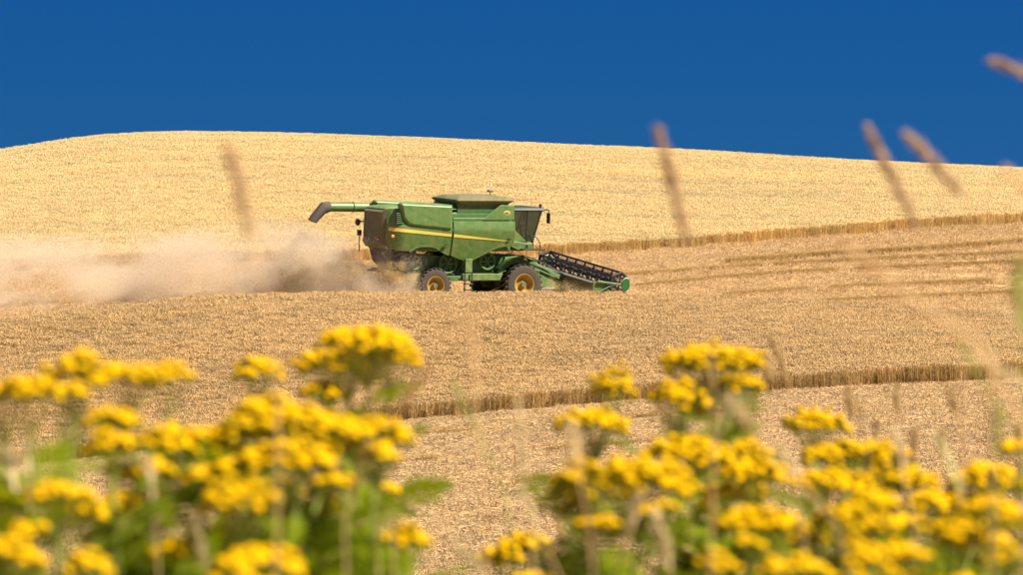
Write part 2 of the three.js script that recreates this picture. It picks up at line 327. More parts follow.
function rings(list, caps = true) {     // closed rings of equal length, joined one to the next
  const pos = [], idx = [], n = list[0].length;
  for (const r of list) for (const p of r) pos.push(p.x, p.y, p.z);
  for (let k = 0; k < list.length - 1; k++) for (let i = 0; i < n; i++) { const a = k * n + i, b = k * n + (i + 1) % n, c = a + n, d = b + n; idx.push(a, c, b, b, c, d); }
  if (caps) for (const k of [0, list.length - 1]) { const c = list[k].reduce((s, p) => s.add(p), V(0, 0, 0)).divideScalar(n), at = pos.length / 3; pos.push(c.x, c.y, c.z); for (let i = 0; i < n; i++) { const a = k * n + i, b = k * n + (i + 1) % n; k ? idx.push(a, at, b) : idx.push(a, b, at); } }
  const g = new THREE.BufferGeometry(); g.setAttribute('position', new THREE.Float32BufferAttribute(pos, 3)); sideUV(g); g.setIndex(idx); g.computeVertexNormals(); return toCreasedNormals(g, 0.6);
}
{
  const combine = thing('combine_harvester', 'green combine harvester with yellow stripe and black reel, cutting wheat in a dust cloud', 'harvester');
  const bodyZ = (x, y) => {             // half width of the bodywork at a place along it
    const tuck = y > 3.25 ? 1.52 - 0.16 * Math.pow((y - 3.25) / 0.95, 1.6) : 1.52 - 0.30 * Math.pow((3.25 - y) / 1.3, 1.2);
    const e = clamp((-5.6 - x) / 0.85, 0, 1); return tuck - 0.42 * e * e;
  };
  // bodywork
  part(combine, 'chassis', merge([rbox(-6.05, -0.35, 2.3, 4.05, -1.2, 1.2, 0.1), rbox(-5.2, 0.5, 1.05, 2.1, -0.7, 0.7, 0.05), rbox(-4.9, 0.3, 1.0, 1.22, -1.25, -1.05), rbox(-4.9, 0.3, 1.0, 1.22, 1.05, 1.25), rbox(-4.42, -4.08, 0.72, 1.05, -1.3, 1.3), rbox(-0.25, 0.25, 0.65, 1.4, -1.3, 1.3)]), shadeGreen);
  const lowRear = table([-6.5, -6.4, -5.6, -5.38, -5.06, -4.7, -4.38, -4.05, -3.74, -3.4, -3.2], [2.5, 2.46, 2.34, 2.34, 2.5, 2.56, 2.55, 2.46, 2.29, 2.15, 2.08]);
  const lowFront = table([-3.4, -3.25, -2.9, -2.62, -2.42, -2.1, -1.64, -1.3, -1.0, -0.5, -0.02], [2.15, 2.10, 1.97, 1.90, 1.90, 2.02, 2.27, 2.43, 2.53, 2.60, 2.61]);
  for (const s of [1, -1]) {
    const zf = (x, y, o = 0) => s * (bodyZ(x, y) + o);
    const rear = part(combine, 'rear_side_panel', shell(40, 18, (u, v) => { const x = lerp(-6.42, -3.40, u), y = lerp(lowRear(x), 4.2 - 0.05 * clamp(-5.9 - x, 0, 1), v); return V(x, y, zf(x, y)); }, 0.05), paintGreen);
    const front = part(combine, 'front_side_panel', shell(40, 16, (u, v) => { const x = lerp(-3.33, -0.32, u), y = lerp(lowFront(x), 3.66, v); return V(x, y, zf(x, y)); }, 0.05), paintGreen);
    part(rear, 'yellow_stripe', shell(24, 1, (u, v) => { const x = lerp(-6.36, -3.42, u), y = lerp(lerp(3.22, 2.97, u), lerp(3.38, 3.085, u), v); return V(x, y, zf(x, y, 0.012)); }, 0.01), yellowPaint);
    part(front, 'yellow_stripe', shell(24, 1, (u, v) => { const x = lerp(-3.31, -0.55, u), y = lerp(lerp(2.95, 2.755, u), lerp(3.09, 2.775, u), v); return V(x, y, zf(x, y, 0.012)); }, 0.01), yellowPaint);
    part(front, 'wheel_arch_trim', shell(30, 1, (u, v) => { const x = lerp(-2.45, -0.05, u), y = lowFront(x) - 0.05 + 0.09 * v; return V(x, y, zf(x, y, 0.03)); }, 0.03), dustyGreen);
    part(rear, 'wheel_arch_trim', shell(30, 1, (u, v) => { const x = lerp(-5.4, -3.45, u), y = lowRear(x) - 0.05 + 0.09 * v; return V(x, y, zf(x, y, 0.03)); }, 0.03), dustyGreen);
    // rounded engine-side cover standing proud of the rear panel
    const bulge = [[-5.98, 4.40], [-5.9, 4.46], [-3.46, 4.36], [-3.40, 4.30], [-3.43, 3.30], [-3.50, 3.26], [-5.34, 3.44], [-5.58, 3.52], [-5.84, 3.80]];
    part(combine, 'tank_side_cover', plate(bulge, s > 0 ? 1.10 : -1.60, s > 0 ? 1.60 : -1.10, 0.12, null, 0.2), paintGreen);
    part(combine, 'upper_side_panel', plate([[-3.33, 3.70], [-0.32, 3.70], [-0.32, 4.34], [-0.98, 4.38], [-1.80, 3.80], [-3.33, 3.80]], s > 0 ? 1.30 : -1.42, s > 0 ? 1.42 : -1.30, 0.02), paintGreen);
    const badge = part(combine, 'oval_badge', new THREE.SphereGeometry(1, 20, 10).scale(0.16, 0.10, 0.012).translate(-0.70, 4.02, s * 1.424), yellowPaint);
    part(badge, 'badge_centre', new THREE.SphereGeometry(1, 16, 8).scale(0.13, 0.07, 0.012).translate(-0.70, 4.02, s * 1.430), dustyGreen);
    part(combine, 'side_marker', rbox(-6.30, -6.16, 2.92, 3.04, s > 0 ? 1.30 : -1.40, s > 0 ? 1.40 : -1.30, 0.02), amberLens);
    part(combine, 'door_handle', rbox(-3.75, -3.55, 2.62, 2.68, s > 0 ? 1.44 : -1.52, s > 0 ? 1.52 : -1.44, 0.02), blackMetal);
    for (let k = 0; k < 6; k++) part(rear, 'vent_slat', rbox(-6.12, -5.62, 3.55 + 0.085 * k, 3.59 + 0.085 * k, s > 0 ? 1.36 : -1.50, s > 0 ? 1.50 : -1.36, 0.015), shadeGreen);
    part(combine, 'panel_latch', rbox(-0.62, -0.5, 2.86, 2.92, s > 0 ? 1.46 : -1.53, s > 0 ? 1.53 : -1.46, 0.02), blackMetal);
    part(combine, 'tail_lamp', rbox(-6.48, -6.41, 2.95, 3.08, s > 0 ? 0.86 : -1.0, s > 0 ? 1.0 : -0.86), amberLens);
  }
  // sloped dusty rear hood with vent slats
  const rearPost = (x, hz, y) => [V(x, y, hz), V(x, y, -hz)];
  const hood = part(combine, 'rear_hood', rings([[...rearPost(-6.15, 1.12, 4.2), ...rearPost(-6.15, 1.12, 2.35).reverse()], [...rearPost(-6.42, 1.05, 4.16), ...rearPost(-6.45, 1.05, 2.45).reverse()], [...rearPost(-6.58, 0.92, 4.02), ...rearPost(-6.62, 0.92, 2.62).reverse()]]), dustyBrown);
  for (const s of [1, -1]) part(hood, 'brake_lamp', rbox(-6.67, -6.6, 2.78, 2.9, s * 0.7 - 0.1, s * 0.7 + 0.1), redLens);
  part(combine, 'hood_roof', rings([[V(-6.45, 4.16, 1.0), V(-6.45, 4.16, -1.0), V(-3.1, 4.16, -1.25), V(-3.1, 4.16, 1.25)], [V(-6.3, 4.26, 0.85), V(-6.3, 4.26, -0.85), V(-3.15, 4.36, -1.1), V(-3.15, 4.36, 1.1)]]), dustyGreen);
  // straw chopper and spreader under the rear hood
  part(combine, 'straw_chopper', plate([[-6.3, 2.42], [-6.05, 1.75], [-5.6, 1.4], [-5.0, 1.45], [-4.9, 2.3]], -1.05, 1.05, 0.04), blackMetal);
  part(combine, 'spreader', merge([rod(V(-6.1, 1.35, 0.55), V(-6.1, 1.42, 0.55), 0.42, 16), rod(V(-6.1, 1.35, -0.55), V(-6.1, 1.42, -0.55), 0.42, 16), rbox(-6.2, -5.2, 1.42, 1.5, -0.9, 0.9)]), blackMetal);
  part(combine, 'hitch_post', merge([rod(V(-6.75, 2.2, -1.0), V(-6.75, 3.1, -1.0), 0.03), rbox(-6.84, -6.68, 2.9, 3.15, -1.1, -0.9)]), blackMetal);
  part(combine, 'rear_mirror', merge([rod(V(-6.4, 3.55, -1.0), V(-6.75, 3.5, -1.15), 0.03), new THREE.SphereGeometry(0.16, 12, 8).scale(0.7, 1, 1).translate(-6.78, 3.48, -1.15)]), blackMetal);
  // grain tank with folded cover
  part(combine, 'grain_tank', rings([[V(-3.0, 3.7, 1.16), V(-3.0, 3.7, -1.16), V(-0.5, 3.7, -1.16), V(-0.5, 3.7, 1.16)], [V(-3.05, 4.42, 1.24), V(-3.05, 4.42, -1.24), V(-0.55, 4.42, -1.24), V(-0.55, 4.42, 1.24)]]), shadeGreen);
  const loop = (x0, x1, hz, y, r) => { const p = []; for (const [cx, cz, a0] of [[x1 - r, hz - r, 0], [x0 + r, hz - r, 1], [x0 + r, -hz + r, 2], [x1 - r, -hz + r, 3]]) for (let k = 0; k < 4; k++) { const a = (a0 + k / 3) * Math.PI / 2; p.push(V(cx + r * Math.cos(a), y, cz + r * Math.sin(a))); } return p; };
  part(combine, 'tank_cover', rings([loop(-2.95, -0.55, 1.22, 4.38, 0.12), loop(-3.12, -0.28, 1.42, 4.56, 0.14), loop(-3.10, -0.32, 1.39, 4.60, 0.14), loop(-2.8, -0.7, 1.0, 4.74, 0.14), loop(-2.5, -1.0, 0.6, 4.78, 0.14)]), dustyBrown);
  part(combine, 'tank_antenna', merge([rod(V(-1.0, 4.7, 0.3), V(-1.0, 5.0, 0.3), 0.02), rbox(-1.12, -0.88, 4.9, 5.0, 0.2, 0.4)]), greyMetal);
  // unloading auger folded back along the left side
  const auger = part(combine, 'unloading_auger', merge([tube([V(-1.2, 3.9, -1.62), V(-1.9, 4.18, -1.64), V(-2.6, 4.22, -1.65), V(-5.5, 4.24, -1.66), V(-8.05, 4.26, -1.66)], 0.21, 16, 40), new THREE.TorusGeometry(0.22, 0.025, 6, 20).rotateY(Math.PI / 2).translate(-6.8, 4.25, -1.66)]), paintGreen);
  part(auger, 'auger_spout', rings([[...Array(12)].map((_, k) => V(-7.95, 4.26 + 0.24 * Math.sin(k * Math.PI / 6), -1.66 - 0.24 * Math.cos(k * Math.PI / 6))), [...Array(12)].map((_, k) => V(-8.25 - 0.07 * Math.sin(k * Math.PI / 6), 4.2 + 0.27 * Math.sin(k * Math.PI / 6), -1.66 - 0.27 * Math.cos(k * Math.PI / 6))), [...Array(12)].map((_, k) => V(-8.62 - 0.17 * Math.sin(k * Math.PI / 6), 3.8 + 0.13 * Math.sin(k * Math.PI / 6), -1.66 - 0.25 * Math.cos(k * Math.PI / 6))), [...Array(12)].map((_, k) => V(-8.75 - 0.2 * Math.sin(k * Math.PI / 6), 3.62 + 0.08 * Math.sin(k * Math.PI / 6), -1.66 - 0.24 * Math.cos(k * Math.PI / 6)))]), std({ color: lin(0.075, 0.058, 0.042), roughness: 0.85 }));
  auger.position.y = -0.13;
  // drives, shields and steps seen below the panels
  for (const s of [1, -1]) {
    for (const [x, y, r] of [[-3.3, 1.75, 0.42], [-2.55, 1.35, 0.26], [-3.9, 1.35, 0.24], [-1.35, 1.85, 0.36], [-4.9, 1.8, 0.3]]) {
      const p = part(combine, 'belt_pulley', new THREE.TorusGeometry(r, 0.05, 8, 24).translate(x, y, s * 0.9), shadeGreen);
      part(p, 'pulley_spokes', merge([0, 1, 2].map(k => rbox(-r, r, -0.035, 0.035, -0.02, 0.02).rotateZ(k * Math.PI / 3).translate(x, y, s * 0.9))), shadeGreen);
    }
    part(combine, 'drive_belt', new THREE.TubeGeometry(new THREE.CatmullRomCurve3([V(-3.3, 2.17, s * 0.92), V(-2.3, 1.58, s * 0.92), V(-2.4, 1.12, s * 0.92), V(-3.3, 1.32, s * 0.92), V(-4.0, 1.12, s * 0.92), V(-4.1, 1.5, s * 0.92)], true), 40, 0.028, 6), blackMetal);
    part(combine, 'side_beam', rbox(-2.75, -0.75, 1.02, 1.32, s > 0 ? 0.95 : -1.34, s > 0 ? 1.34 : -0.95), dustyGreen);
    part(combine, 'battery_box', rbox(-2.62, -2.28, 1.36, 1.98, s > 0 ? 0.9 : -1.3, s > 0 ? 1.3 : -0.9), dustyGreen);
    part(combine, 'side_shield', plate([[-4.85, 2.2], [-4.6, 1.5], [-3.7, 1.25], [-2.75, 1.4], [-2.75, 2.0]], s > 0 ? 0.74 : -0.80, s > 0 ? 0.80 : -0.74, 0.02), shadeGreen);
    const st = part(combine, 'step_ladder', merge([rod(V(-2.7, 0.55, s * 1.42), V(-2.7, 1.4, s * 1.42), 0.03), rod(V(-2.35, 0.55, s * 1.42), V(-2.35, 1.4, s * 1.42), 0.03)]), blackMetal);
    for (const y of [0.6, 0.85]) part(st, 'step', rbox(-2.72, -2.33, y, y + 0.05, s > 0 ? 1.3 : -1.54, s > 0 ? 1.54 : -1.3), blackMetal);
    part(combine, 'final_drive', plate([[-0.95, 1.35], [-0.6, 2.05], [0.2, 2.1], [0.3, 1.0], [-0.2, 0.5], [-0.6, 0.6]], s > 0 ? 0.95 : -1.18, s > 0 ? 1.18 : -0.95, 0.04), dustyGreen);
    part(combine, 'fender', shell(18, 3, (u, v) => { const a = lerp(2.6, 0.9, u); return V(1.15 * Math.cos(a), 0.98 + 1.1 * Math.sin(a), s * lerp(1.0, 1.5, v)); }, 0.04), shadeGreen);
  }
  // wheels
  function wheel(name, x, y, z, r, w, rim) {
    const g = new THREE.Group(); g.name = name; g.position.set(x, y, z); combine.add(g);
    const out = Math.sign(z), prof = [[rim * 0.98, -w / 2 + 0.03], [rim * 1.12, -w / 2], [r * 0.9, -w / 2 + 0.01], [r * 0.965, -w / 2 + 0.06], [r * 0.975, 0], [r * 0.965, w / 2 - 0.06], [r * 0.9, w / 2 - 0.01], [rim * 1.12, w / 2], [rim * 0.98, w / 2 - 0.03]];
    const lugs = []; const n = 22;
    for (let k = 0; k < n; k++) for (const s of [1, -1]) lugs.push(rbox(-0.035, 0.035, 0, 0.075, 0, w / 2, 0.01).rotateY(s * 0.45).scale(1, 1, s).translate(0, r * 0.945, 0).rotateZ((k + (s > 0 ? 0.5 : 0)) / n * 2 * Math.PI));
    part(g, 'tyre', merge([new THREE.LatheGeometry(prof.map(p => new THREE.Vector2(...p)), 48).rotateX(Math.PI / 2), ...lugs]), rubber);
    const h = w / 2, rp = [[0.001, h - 0.16], [rim * 0.32, h - 0.16], [rim * 0.36, h - 0.2], [rim * 0.62, h - 0.22], [rim * 0.8, h - 0.12], [rim * 0.86, h - 0.03], [rim, h - 0.01], [rim * 1.02, h - 0.03], [rim * 0.98, h - 0.1], [rim * 0.9, -h + 0.05], [rim * 1.0, -h + 0.03]];
    const rm = part(g, 'rim', new THREE.LatheGeometry(rp.map(p => new THREE.Vector2(...p)), 40).rotateX(out > 0 ? Math.PI / 2 : -Math.PI / 2), wheelYellow);
    part(rm, 'hub', new THREE.CylinderGeometry(rim * 0.24, rim * 0.28, 0.14, 16).rotateX(Math.PI / 2).translate(0, 0, out * (h - 0.12)), dustyBrown);
  }
  for (const s of [1, -1]) { wheel('front_wheel', 0, 0.87, s * 1.58, 0.87, 0.72, 0.48); wheel('rear_wheel', -4.25, 0.82, s * 1.5, 0.74, 0.5, 0.42); }
  // cab
  const cab = new THREE.Group(); cab.name = 'cab'; combine.add(cab);
  part(cab, 'cab_base', plate([[-0.25, 2.5], [-0.25, 2.75], [0.0, 2.75], [0.5, 2.66], [0.85, 2.66], [0.85, 2.42], [0.2, 2.3]], -0.98, 0.98, 0.03), paintGreen);
  part(cab, 'cab_rear_wall', plate([[-0.28, 2.7], [-0.28, 4.1], [-0.14, 4.1], [-0.14, 2.7]], -0.92, 0.92, 0.02), shadeGreen);
  for (const s of [1, -1]) {
    part(cab, 'lower_corner_panel', plate([[-0.1, 2.74], [-0.1, 3.32], [0.02, 3.18], [0.52, 2.74]], s > 0 ? 0.90 : -0.96, s > 0 ? 0.96 : -0.90, 0.01), paintGreen);
    part(cab, 'side_window', plate([[-0.12, 2.7], [-0.12, 4.1], [1.22, 4.1], [0.80, 2.7]], s > 0 ? 0.93 : -0.938, s > 0 ? 0.938 : -0.93, 0), glassMat);
    part(cab, 'front_pillar', rod(V(1.25, 4.12, s * 0.93), V(0.82, 2.66, s * 0.93), 0.045), blackMetal);
    part(cab, 'door_pillar', rod(V(0.56, 4.12, s * 0.945), V(0.5, 2.7, s * 0.945), 0.03), blackMetal);
    part(cab, 'rear_pillar', rod(V(-0.13, 4.12, s * 0.93), V(-0.13, 2.7, s * 0.93), 0.05), blackMetal);
    const mir = part(cab, 'wing_mirror', rbox(1.42, 1.50, 3.55, 4.02, s * 1.22 - 0.13, s * 1.22 + 0.13, 0.03), blackMetal);
    part(mir, 'mirror_arm', tube([V(1.3, 4.15, s * 0.9), V(1.5, 4.14, s * 1.15), V(1.46, 3.95, s * 1.22)], 0.025), blackMetal);
    for (const x of [0.15, 0.42]) part(cab, 'roof_lamp', rbox(1.42, 1.52, 4.10, 4.22, s * (x + 0.3) - 0.09, s * (x + 0.3) + 0.09, 0.02), lampMat);
    part(cab, 'handrail', tube([V(0.95, 2.1, s * 1.35), V(1.0, 2.7, s * 1.35), V(0.75, 3.0, s * 1.2), V(0.7, 2.5, s * 1.3)], 0.02), blackMetal);
    part(cab, 'walkway', rbox(0.2, 1.2, 2.36, 2.42, s > 0 ? 0.95 : -1.5, s > 0 ? 1.5 : -0.95, 0.02), blackMetal);
  }
  part(cab, 'windshield', plate([[0.80, 2.7], [1.22, 4.1], [1.228, 4.1], [0.808, 2.7]], -0.9, 0.9, 0), glassMat);
  part(cab, 'cab_roof', rings([loop(-0.3, 1.38, 0.98, 4.08, 0.1), loop(-0.34, 1.52, 1.05, 4.13, 0.14), loop(-0.3, 1.42, 1.0, 4.22, 0.14), loop(-0.1, 1.15, 0.8, 4.27, 0.14)]), std({ color: lin(0.035, 0.042, 0.028), roughness: 0.6 }));
  part(cab, 'beacon', merge([new THREE.CylinderGeometry(0.06, 0.07, 0.16, 12).translate(1.28, 4.32, 0.75), rod(V(1.28, 4.2, 0.75), V(1.28, 4.27, 0.75), 0.03)]), blackMetal);
  const seat = part(cab, 'seat', merge([rbox(0.0, 0.5, 3.0, 3.14, -0.28, 0.28, 0.05), rbox(-0.05, 0.1, 3.1, 3.75, -0.27, 0.27, 0.05)]), std({ color: lin(0.12, 0.11, 0.09), roughness: 0.8 }));
  part(seat, 'armrest', rbox(0.1, 0.55, 3.28, 3.38, 0.3, 0.42, 0.03), greyMetal);
  part(cab, 'steering_column', merge([rod(V(0.78, 2.7, 0), V(0.66, 3.35, 0), 0.05), new THREE.TorusGeometry(0.2, 0.02, 8, 20).rotateX(Math.PI / 2.6).rotateY(Math.PI / 2).translate(0.64, 3.38, 0)]), blackMetal);
  // feeder house
  const feeder = part(combine, 'feeder_house', plate([[0.25, 2.0], [0.55, 2.05], [2.55, 1.15], [2.6, 0.45], [0.5, 0.85]], -0.68, 0.68, 0.04), dustyGreen);
  for (const s of [1, -1]) {
    part(feeder, 'side_rib', rod(V(0.6, 1.72, s * 0.7), V(2.5, 0.95, s * 0.7), 0.045), shadeGreen);
    part(feeder, 'chain_cover', plate([[0.75, 1.65], [1.3, 1.42], [1.3, 0.95], [0.75, 1.05]], s > 0 ? 0.66 : -0.78, s > 0 ? 0.78 : -0.66, 0.03), shadeGreen);
    part(feeder, 'hydraulic_hose', tube([V(0.4, 2.1, s * 0.75), V(1.0, 1.95, s * 0.82), V(1.8, 1.6, s * 0.8), V(2.5, 1.25, s * 0.9)], 0.025), blackMetal);
  }
  for (const s of [1, -1]) part(feeder, 'lift_ram', rod(V(0.4, 0.6, s * 0.8), V(2.4, 0.62, s * 0.8), 0.06, 10), greyMetal);
  // header, tilted with the slope
  const header = new THREE.Group(); header.name = 'header'; header.position.set(2.6, 1.02, 0); header.rotation.x = 0.08; combine.add(header);
  const HW = 3.75;
  part(header, 'back_sheet', plate([[-0.1, -0.55], [-0.1, 0.32], [0.02, 0.36], [0.06, 0.2], [0.05, -0.55]], -HW, HW, 0.01), std({ color: lin(0.13, 0.12, 0.075), roughness: 0.8 }));
  part(header, 'top_beam', rbox(-0.18, 0.0, 0.22, 0.33, -HW, HW, 0.03), std({ color: lin(0.10, 0.095, 0.07), roughness: 0.8 }));
  part(header, 'cutting_table', plate([[0, -0.6], [0.5, -0.66], [1.35, -0.68], [1.35, -0.65], [0.5, -0.62], [0, -0.5]], -HW, HW, 0), dustyGreen);
  const cutter = part(header, 'cutter_bar', rbox(1.3, 1.42, -0.69, -0.65, -HW, HW, 0.01), blackMetal);
  { const fg = new THREE.ConeGeometry(0.03, 0.14, 4).rotateZ(-Math.PI / 2); part(cutter, 'guard_fingers', merge([...Array(130)].map((_, k) => fg.clone().translate(1.48, -0.67, -HW + 0.04 + k * (2 * HW - 0.08) / 129))), blackMetal); }
  const au = part(header, 'cross_auger', new THREE.CylinderGeometry(0.2, 0.2, 2 * HW - 0.2, 20).rotateX(Math.PI / 2).translate(0.5, -0.25, 0), greyMetal);
  for (const s of [1, -1]) part(au, 'auger_flighting', shell(260, 1, (u, v) => { const a = s * u * 9 * 2 * Math.PI, r = lerp(0.19, 0.33, v); return V(0.5 + r * Math.cos(a), -0.25 + r * Math.sin(a), s * lerp(0.4, HW - 0.15, u)); }, 0.012), greyMetal);
  for (const s of [1, -1]) {
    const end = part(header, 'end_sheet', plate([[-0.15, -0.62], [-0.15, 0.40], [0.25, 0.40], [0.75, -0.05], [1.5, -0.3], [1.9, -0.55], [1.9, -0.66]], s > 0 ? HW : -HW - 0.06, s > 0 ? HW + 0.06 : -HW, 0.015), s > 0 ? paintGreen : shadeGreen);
    part(end, 'crop_divider', rings([[...Array(8)].map((_, k) => V(1.4, -0.48 + 0.16 * Math.sin(k * Math.PI / 4), s * (HW + 0.04) - 0.13 * Math.cos(k * Math.PI / 4))), [...Array(8)].map((_, k) => V(2.0, -0.56 + 0.1 * Math.sin(k * Math.PI / 4), s * (HW + 0.04) - 0.09 * Math.cos(k * Math.PI / 4))), [...Array(8)].map((_, k) => V(2.45, -0.64 + 0.02 * Math.sin(k * Math.PI / 4), s * (HW + 0.04) - 0.02 * Math.cos(k * Math.PI / 4)))]), paintGreen);
  }
  // reel
  const cx = 1.25, cy = 0.26, RR = 0.50;
  part(header, 'reel_shaft', rod(V(cx, cy, -HW + 0.1), V(cx, cy, HW - 0.1), 0.06, 12), blackMetal);
  const corner = k => { const a = k * Math.PI / 3 + 0.35; return [cx + RR * Math.cos(a), cy + RR * Math.sin(a)]; };
  for (let k = 0; k < 6; k++) {
    const [x, y] = corner(k), ts = [];
    for (let q = 0; q < 64; q++) { const z = -HW + 0.2 + q * (2 * HW - 0.4) / 63; ts.push(rod(V(x, y, z), V(x - 0.08, y - 0.22, z), 0.012, 4)); }
    part(header, 'reel_bat', merge([rod(V(x, y, -HW + 0.12), V(x, y, HW - 0.12), 0.046), ...ts]), blackMetal);
  }
  for (let q = 0; q < 9; q++) {
    const z = -HW + 0.15 + q * (2 * HW - 0.3) / 8, gs = [];
    for (let k = 0; k < 6; k++) { const [x, y] = corner(k), [x2, y2] = corner(k + 1); gs.push(rod(V(cx, cy, z), V(x, y, z), 0.038, 6)); gs.push(rod(V(cx + (x - cx) * 0.6, cy + (y - cy) * 0.6, z), V(cx + (x2 - cx) * 0.6, cy + (y2 - cy) * 0.6, z), 0.03, 6)); if (q === 0 || q === 8) gs.push(rod(V(x, y, z), V(x2, y2, z), 0.07, 6)); }
    part(header, 'reel_spider', merge(gs), blackMetal);
  }
  for (const s of [1, -1]) {
    part(header, 'reel_arm', merge([rbox(0, 1.3, -0.05, 0.05, -0.04, 0.04).rotateZ(-0.12).translate(0.02, 0.40, s * (HW + 0.12))]), paintGreen);
    part(header, 'reel_shield', new THREE.CylinderGeometry(1, 1, 0.03, 28).rotateX(Math.PI / 2).scale(0.18, 0.28, 1).translate(cx + 0.16, cy, s * (HW + 0.19)), phys({ color: lin(0.018, 0.12, 0.02), roughness: 0.5 }));
    part(header, 'shield_rim', new THREE.TorusGeometry(1, 0.09, 6, 28).scale(0.2, 0.31, 0.3).translate(cx + 0.19, cy - 0.01, s * (HW + 0.15)), std({ color: lin(0.55, 0.5, 0.42), roughness: 0.7 }));
    part(header, 'lift_cylinder', rod(V(0.1, -0.1, s * (HW + 0.1)), V(0.85, 0.28, s * (HW + 0.1)), 0.035), greyMetal);
  }
  const d0 = 304.2;
  combine.position.set(across(505, d0), EYE - (303 - LEVEL) * PX * d0 + 0.06, -d0);
  combine.rotation.set(THREE.MathUtils.degToRad(3), THREE.MathUtils.degToRad(26), 0, 'YXZ');
}

// ------------------------------------------------------------------ dust and chaff blown out behind the harvester: fine drifting flakes
{
  const flakeMat = phys({ color: lin(0.77, 0.645, 0.465), roughness: 1, transmission: 0.5, thickness: 0 });
  const chaffMat = phys({ color: lin(0.34, 0.25, 0.10), roughness: 1, transmission: 0.3, thickness: 0 });
  function puff(seed, n, size) {
    const R = rng(seed), pos = [];
    const gauss = () => (R() + R() + R() + R() - 2) * 0.5;
    for (let i = 0; i < n; i++) {
      const c = V(gauss(), gauss() * 0.8, gauss()), e = size * (0.5 + R()), a = V(R() - 0.5, R() - 0.5, R() - 0.5).normalize(), b = V(R() - 0.5, R() - 0.5, R() - 0.5).cross(a).normalize();
      const q = [[1, 0], [-0.5, 0.87], [-0.5, -0.87]].map(([s, t]) => c.clone().addScaledVector(a, s * e).addScaledVector(b, t * e));
      for (const v of q) pos.push(v.x, v.y, v.z);
    }
    const g = new THREE.BufferGeometry(); g.setAttribute('position', new THREE.Float32BufferAttribute(pos, 3)); g.computeVertexNormals(); return g;
  }
  const R = rng(909), plume = [], chaff = [];
  const topRow = table([-120, 0, 70, 130, 180, 235, 300, 350, 385, 420], [232, 236, 238, 238, 232, 222, 228, 240, 248, 256]);
  const thick = table([-120, 0, 90, 170, 240, 300, 360, 420], [0.65, 0.7, 0.8, 0.85, 1.0, 1.0, 0.8, 0.5]);
  while (plume.length < 17500) {
    const u = lerp(-120, 420, R()), spread = lerp(1.2, 8, clamp((400 - u) / 400, 0, 1)), d = lerp(301, 305, clamp((400 - u) / 300, 0, 1)) + (R() + R() - 1) * spread;
    const x = across(u, d), g = height(x, -d), top = EYE - (topRow(u) - LEVEL) * PX * d - g + 0.2, v = R(), y = v * top;
    const cloud = 0.45 + 1.5 * noise(x * 0.28 + 3, y * 0.55, d * 0.12) + 0.8 * noise(x * 0.9, y * 1.2, d * 0.5) + 0.4 * noise(x * 2.1, y * 2.4, d * 1.1);
    if (R() > thick(u) * clamp(cloud, 0.04, 1) * (1 - Math.pow(v, 1.5))) continue;
    plume.push({ x, y: g + y, z: -d, turn: R() * 6.28, s: 0.35 + 0.5 * R(), h: 1, c: lin(1, 1, 1) });
  }
  while (chaff.length < 1300) {
    const u = 282 + 135 * R(), d = 301.5 + (R() - 0.5) * 2.4, x = across(u, d), g = height(x, -d);
    const mid = lerp(0.95, 1.35, clamp((u - 282) / 120, 0, 1)), y = mid + (R() + R() - 1) * lerp(0.75, 0.55, (u - 282) / 135);
    if (y < 0.05 || R() > clamp(0.25 + 1.6 * noise(x * 1.1, y * 1.1, 5.5) + 0.8 * noise(x * 3, y * 3, 1.5), 0, 1)) continue;
    chaff.push({ x, y: g + y, z: -d, turn: R() * 6.28, s: 0.25 + 0.25 * R(), h: 1, c: tint((u > 352 ? 1.9 : 0.85) + 0.4 * R()) });
  }
  while (chaff.length < 1350) {   // thrown up behind the header
    const u = 548 + 45 * R(), d = 300.5 + R(), x = across(u, d);
    chaff.push({ x, y: height(x, -d) + 0.45 + 0.85 * R() - 0.012 * (u - 548), z: -d, turn: R() * 6.28, s: 0.3 + 0.2 * R(), h: 1, c: tint(2.1) });
  }
  scatter('dust_plume', 'pale dust plume drifting left behind the harvester', 'dust', [1, 2, 3].map(s => puff(s, 300, 0.0102)), plume, flakeMat);
  scatter('chaff_spray', 'brown chaff blown out behind the harvester wheels', 'chaff', [4, 5].map(s => puff(s, 200, 0.02)), chaff, chaffMat);
}

// ------------------------------------------------------------------ verge in front of the camera: yellow tansy and dry grass
const petal = phys({ color: lin(0.64, 0.36, 0.001), roughness: 0.9, specularIntensity: 0.05 });
const bract = std({ color: lin(0.20, 0.22, 0.012), roughness: 0.8 });
const leafMat = phys({ color: lin(0.19, 0.235, 0.003), specularIntensity: 0.05, roughness: 0.9, transmission: 0.45, thickness: 0 });
const stemMat = std({ color: lin(0.20, 0.23, 0.03), roughness: 0.8 });
const dryMat = std({ color: lin(0.46, 0.30, 0.13), roughness: 0.85 });
const paleMat = std({ color: lin(0.52, 0.39, 0.19), roughness: 0.85 });
const brownMat = std({ color: lin(0.27, 0.165, 0.075), roughness: 0.85 });
const tanMat = std({ color: lin(0.30, 0.20, 0.07), roughness: 0.85 });
const greenHeadMat = std({ color: lin(0.24, 0.25, 0.05), roughness: 0.85 });
const bladeDry = phys({ color: lin(0.34, 0.31, 0.10), roughness: 0.9, transmission: 0.3, thickness: 0 });
const at = (u, row, d) => V(across(u, d), EYE - (row - LEVEL) * PX * d, -d);
const buttonGeo = new THREE.SphereGeometry(1, 9, 5, 0, 6.2832, 0, 1.75).scale(1, 0.72, 1);
